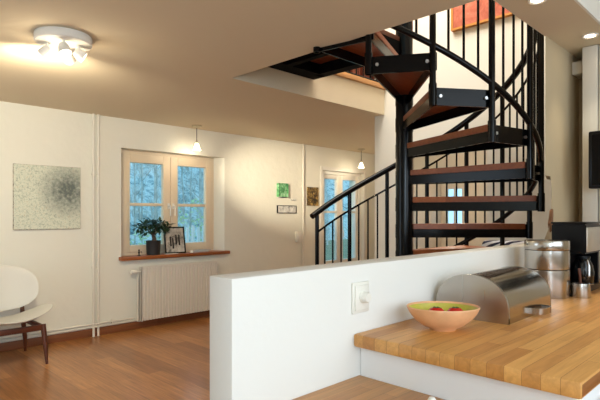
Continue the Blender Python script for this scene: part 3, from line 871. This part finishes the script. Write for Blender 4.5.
# steel cup with scoop
sc_ = thing('steel_cup', 'small steel cup between canisters and coffee maker', 'cup', (2.755, .775, CT))
MB().lathe([(0, 0), (.046, 0), (.047, .003), (.042, .07), (.0395, .07), (.043, .005), (0, .004)], n=30).build('body', M['inoxv'], sc_)
sp = thing('coffee_scoop', 'dark handled scoop standing in the small steel cup', 'scoop', (2.755, .775, CT+.012))
MB().tube([(.01, .0, .03), (.008, .004, .09), (.006, .008, .13)], [.005, .006, .007], 8).build('handle', M['walnut'], sp)
MB().lathe([(0, -.006), (.014, -.003), (.018, .012), (.0165, .012), (.012, 0), (0, -.003)], c=(.012, -.004, .02), n=16).build('scoop_bowl', M['bolt'], sp)

# white shaker on the lower worktop
o = MB().lathe([(0, 0), (.012, 0), (.016, .008), (.013, .03), (.0135, .042), (.008, .052), (0, .055)], n=20).build('shaker', M['white']); o.location = (1.245, .725, .75)
tag(o, 'small white shaker on the lower oak worktop', 'shaker')

# tall cupboard with mounted screen, cable box
tc_ = thing('tall_cupboard', 'tall pale cupboard reaching the ceiling behind the coffee maker', 'cupboard', (3.60, .30, CT))
MB().box(.02, .245, 0, .70, 0, 1.497, .002).build('carcass', M['alu'], tc_)
MB().box(0, .02, .0, .605, .004, 1.49, .003).build('door', M['alu'], tc_)
MB().box(-.008, .02, .612, .70, 0, 1.497, .004).build('side_post', M['alu'], tc_)
tv = thing('television', 'black flat screen on bracket in front of the tall pale cupboard', 'television', (3.47, .928, 1.472))
MB().box(-.02, .03, -.60, 0, 0, .355, .010).build('housing', M['black'], tv)
MB().box(-.0225, -.0195, -.575, -.022, .022, .333).build('screen', M['screen'], tv)
MB().box(.03, .13, -.36, -.26, .12, .22, .004).build('bracket', M['blackmatt'], tv)
o = MB().box(3.70, 3.845, 1.03, 1.093, 2.26, 2.345, .004).build('cable_box', M['alu'], at=(3.77, 1.093, 2.26))
tag(o, 'small pale box on beige wall under ceiling beside tall cupboard', 'box')

# recessed downlights
for x, y_, lb in ((2.64, .94, 'lit recessed ceiling spotlight nearer the spiral stair top'), (3.39, .90, 'lit recessed ceiling spotlight above the tall pale cupboard')):
    t_ = thing('downlight', lb, 'ceiling light', (x, y_, H), 0, 'recessed kitchen spotlights')
    MB().lathe([(.030, -.001), (.046, -.001), (.046, -.006), (.040, -.008), (.030, -.004)], n=28).build('trim_ring', M['white'], t_)
    MB().lathe([(0, -.002), (.030, -.002), (.026, -.005), (0, -.006)], n=24).build('lamp', M['dlight'], t_)

# ------------------------------------------------------------------ light
WARM = (1, .88, .66)
def light(name, kind, loc, energy, color, **kw):
    l = bpy.data.lights.new(name, kind); l.energy = energy; l.color = color
    for k, v in kw.items(): setattr(l, k, v)
    o = bpy.data.objects.new(name, l); col.objects.link(o); o.location = loc
    return o
def aim(o, p):
    o.rotation_euler = (Vector(p)-o.location).to_track_quat('-Z', 'Y').to_euler(); return o
# spot heads of the ceiling light
aim(light('spot_beam', 'SPOT', (1.08, 3.36, 2.22), 66, WARM, spot_size=2.5, spot_blend=1, shadow_soft_size=.04), (1.6, 5.41, 1.95))
aim(light('spot_beam', 'SPOT', (1.22, 3.25, 2.2), 900, WARM, spot_size=.36, spot_blend=1, shadow_soft_size=.04), (4.98, 5.41, 1.78))
aim(light('spot_beam', 'SPOT', (1.12, 3.05, 2.2), 45, WARM, spot_size=2.2, spot_blend=.8, shadow_soft_size=.04), (1.3, 3.3, 0))
light('ceiling_lamp_glow', 'POINT', (1.12, 3.2, 2.15), 4, WARM, shadow_soft_size=.08)
light('pendant_glow', 'POINT', (3.42, 5.2, 2.07), 2.5, WARM, shadow_soft_size=.03)
light('pendant_glow', 'POINT', (6.55, 5.12, 2.06), 2.5, WARM, shadow_soft_size=.03)
for x, y_ in ((2.64, .94), (3.39, .90)):
    aim(light('downlight_beam', 'SPOT', (x, y_, 2.38), 12, WARM, spot_size=1.2, spot_blend=.9, shadow_soft_size=.03), (x, y_-.1, 0))
# kitchen window behind the camera, added dining fill, side window
COOL = (.72, .86, 1)
aim(light('kitchen_window_daylight', 'AREA', (1.7, -1.95, 1.95), 44, COOL, shape='RECTANGLE', size=2.6, size_y=2.0), (1.5, 3, 1.95))
aim(light('dining_fill', 'AREA', (-.6, -1.95, 1.55), 84, (.64, .82, 1), shape='RECTANGLE', size=1.5, size_y=1.5), (.2, 5.4, .6))  # unseen, added as cool fill for the window wall and floor
aim(light('side_window_daylight', 'AREA', (-1.55, 3.6, 1.4), 30, (.64, .82, 1), shape='RECTANGLE', size=2.2, size_y=1.6), (3, 2.9, 1.4))
# unseen area light added upstairs to brighten the stairwell wall, and lamp in the far room
aim(light('upstairs_area_light', 'AREA', (3.2, 2.6, 4.95), 125, (1, .95, .87), shape='RECTANGLE', size=1.6, size_y=1.6), (3.4, 2.3, 0))
light('far_room_lamp', 'POINT', (6.1, 3.2, 2.2), 22, (1, .84, .66), shadow_soft_size=.1)

wd = bpy.data.worlds.new('world'); scn.world = wd; wd.use_nodes = True
bg = wd.node_tree.nodes['Background']
bg.inputs['Color'].default_value = (.33, .65, .88, 1); bg.inputs['Strength'].default_value = 1.6

# ------------------------------------------------------------------ camera
cam = bpy.data.cameras.new('camera'); co = bpy.data.objects.new('camera', cam); col.objects.link(co)
co.location = (0, 0, 1.31); co.rotation_euler = (PI/2, 0, -PI/4)
cam.lens = 30; cam.sensor_width = 36; cam.shift_y = .025; cam.clip_start = .05
scn.camera = co
vs = scn.view_settings
scn.display_settings.display_device = 'sRGB'
vs.view_transform = 'Standard'; vs.look = 'None'; vs.gamma = 1; vs.exposure = .25
try: vs.use_curve_mapping = False
except Exception: pass
